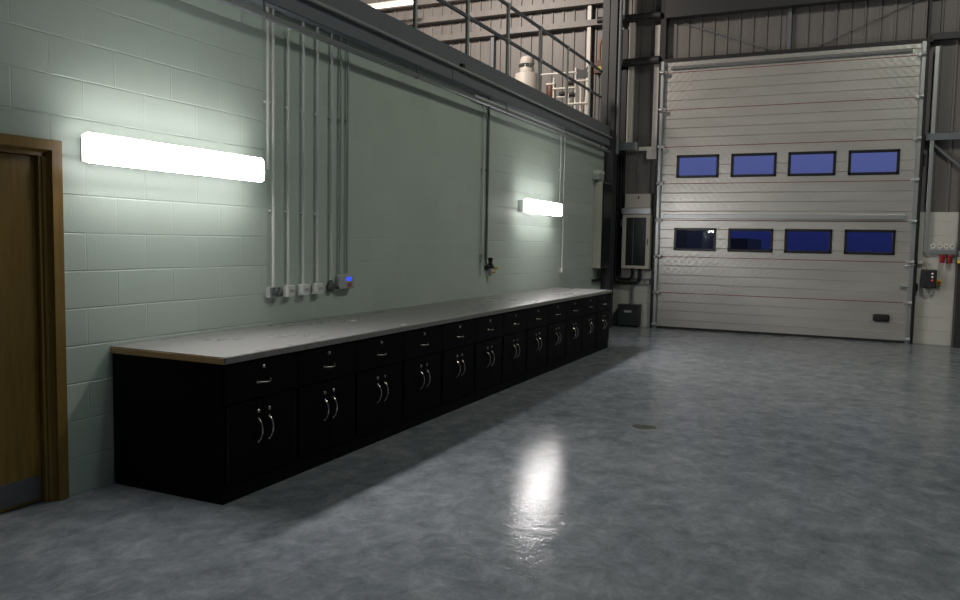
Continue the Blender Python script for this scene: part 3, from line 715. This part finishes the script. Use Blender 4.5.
for x, z in ((-.772, .90), (-.483, .60), (-.366, 1.05), (-.267, .80), (-.168, .53), (-.125, 1.08)):
    bm = BM(); tube(bm, [(x + .55, 0, 0), (x + .55, 0, z)], .018, 10); lathe(bm, [(.0, -.02), (.027, -.02), (.027, .02), (.0, .02)], (x + .55, 0, z - .1), 'Z', 12); obj('upright_pipe', bm, 'post_white', r, True)
for x0, x1, z in ((-1.03, -.37, .965), (-.78, -.36, .70), (-.37, -.125, .81), (-.65, -.13, .42), (-.70, -.48, .55)):
    obj('cross_pipe', tube(BM(), [(x0 + .55, -.02, z), (x1 + .55, -.02, z)], .018, 10), 'post_white', r, True)
for x, z in ((-.60, .60), (-.45, .78), (-.42, .58)):
    bm = BM(); lathe(bm, [(.0, -.05), (.035, -.05), (.045, 0), (.035, .05), (.0, .05)], (x + .55, -.02, z), 'X', 12); obj('valve', bm, 'rubber', r, True)
bm = BM(); prism(bm, [(-.366, 1.06), (-.30, 1.01), (-.24, 1.0), (-.18, 1.02), (-.125, 1.08), (-.125, .86), (-.366, .86)], -.012, .012)
for q in bm.verts: q.co.x += .55
obj('hung_cloth', bm, 'dark_plastic', r)['label'] = 'dark sheet slung between the pipes'
m_ = thing('pump_motor', 'brown pump motor with a pale top behind the pipework frame', 'pump', (-.88, 13.75, 3.60))
obj('pedestal', box(BM(), -.06, .06, -.06, .06, 0, .54), 'steel_black', m_)
bm = BM(); lathe(bm, [(.0, .54), (.08, .54), (.085, .56), (.085, .78), (.075, .80), (.0, .80)], seg=18); obj('body', bm, 'brown', m_, True)
bm = BM(); lathe(bm, [(.0, .80), (.09, .80), (.09, .83), (.0, .84)], seg=18); obj('fan_cover', bm, 'post_white', m_, True)
b_ = thing('gas_pipe', 'orange brown pipe climbing beside the pale upright on the mezzanine', 'pipe', (-.33, 14.9, 3.6))
bm = BM(); tube(bm, rounded([(0, 0, 1.4), (0, 0, 1.75), (.07, 0, 1.9), (.07, 0, 3.4)], .08), .02, 10); obj('pipe', bm, 'orange', b_, True)
obj('meter', box(BM(), -.08, .10, -.12, .08, 1.18, 1.42, .01), 'brown', b_)
obj('badge', box(BM(), -.0, .07, -.125, -.12, 1.22, 1.30), 'yellow', b_)['label'] = 'yellow badge'
obj('riser', tube(BM(), [(0, 0, 0), (0, 0, 1.2)], .02, 10), 'steel', b_, True)
f = thing('batten_light', 'lit batten light fixed high over the mezzanine', 'lamp', (-4.45, 14.3, 6.33))
obj('body', box(BM(), -.7, .40, -.04, .04, .05, .10, .005), 'white', f); obj('tube', tube(BM(), [(-.68, 0, .02), (.38, 0, .02)], .028, 12), 'batten', f, True)
for x in (-.5, .3): obj('stem', tube(BM(), [(x, 0, .1), (x, 0, 2.27)], .008, 6), 'steel', f)

# ------------------------------------------------------------------ light
def area(name, loc, size, power, col, target=None, sy=None):
    l = bpy.data.lights.new(name, 'AREA'); l.energy = power; l.color = col; l.shape = 'RECTANGLE'; l.size = size; l.size_y = sy or size
    o = bpy.data.objects.new(name, l); C.objects.link(o); o.location = loc
    d = (Vector(target) - Vector(loc)) if target else Vector((0, 0, -1))
    o.rotation_euler = d.to_track_quat('-Z', 'Y').to_euler(); return o
area('hall_light', (6.0, 9.0, 8.3), .7, 150, (1.0, .95, .82))
area('hall_light', (7.2, 4.5, 8.3), .7, 40, (.78, 1.0, .97))
area('hall_light', (7.0, -6.0, 8.3), .7, 26, (.80, 1.0, .98))
area('mezzanine_light', (-3.0, 10.0, 7.6), .8, 320, (1.0, .88, .78), (-5.0, 15.0, 4.2))

w = bpy.data.worlds.new('dusk_sky'); S.world = w; w.use_nodes = True
nt = w.node_tree; bg = nt.nodes['Background']
tc = nt.nodes.new('ShaderNodeTexCoord'); sp = nt.nodes.new('ShaderNodeSeparateXYZ'); nt.links.new(tc.outputs['Generated'], sp.inputs[0])
mr = nt.nodes.new('ShaderNodeMapRange'); nt.links.new(sp.outputs['Z'], mr.inputs['Value'])
mr.inputs['From Min'].default_value = -.02; mr.inputs['From Max'].default_value = .2
col = ramp(nt, mr.outputs[0], [(0, (.006, .009, .045)), (.18, (.008, .012, .070)), (.42, (.052, .066, .19)), (1, (.08, .10, .27))])
nt.links.new(col, bg.inputs['Color']); bg.inputs['Strength'].default_value = 1.0

# ------------------------------------------------------------------ camera
yaw, pitch, roll = .4349, -.0739, .018
F = Vector((-math.sin(yaw) * math.cos(pitch), math.cos(yaw) * math.cos(pitch), math.sin(pitch)))
R0 = Vector((math.cos(yaw), math.sin(yaw), 0)); U0 = R0.cross(F)
R = R0 * math.cos(roll) + U0 * math.sin(roll); U = U0 * math.cos(roll) - R0 * math.sin(roll)
cd = bpy.data.cameras.new('camera'); cd.sensor_width = 36; cd.lens = 794.29 / 960 * 36; cd.clip_start = .05; cd.clip_end = 400
co = bpy.data.objects.new('camera', cd); C.objects.link(co)
mw = Matrix((R, U, -F)).transposed().to_4x4(); mw.translation = Vector((4.1703, 0, 1.5716)); co.matrix_world = mw
S.camera = co
S.view_settings.view_transform = 'Standard'; S.view_settings.look = 'None'; S.view_settings.exposure = .38; S.view_settings.gamma = 1
S.view_settings.use_curve_mapping = False
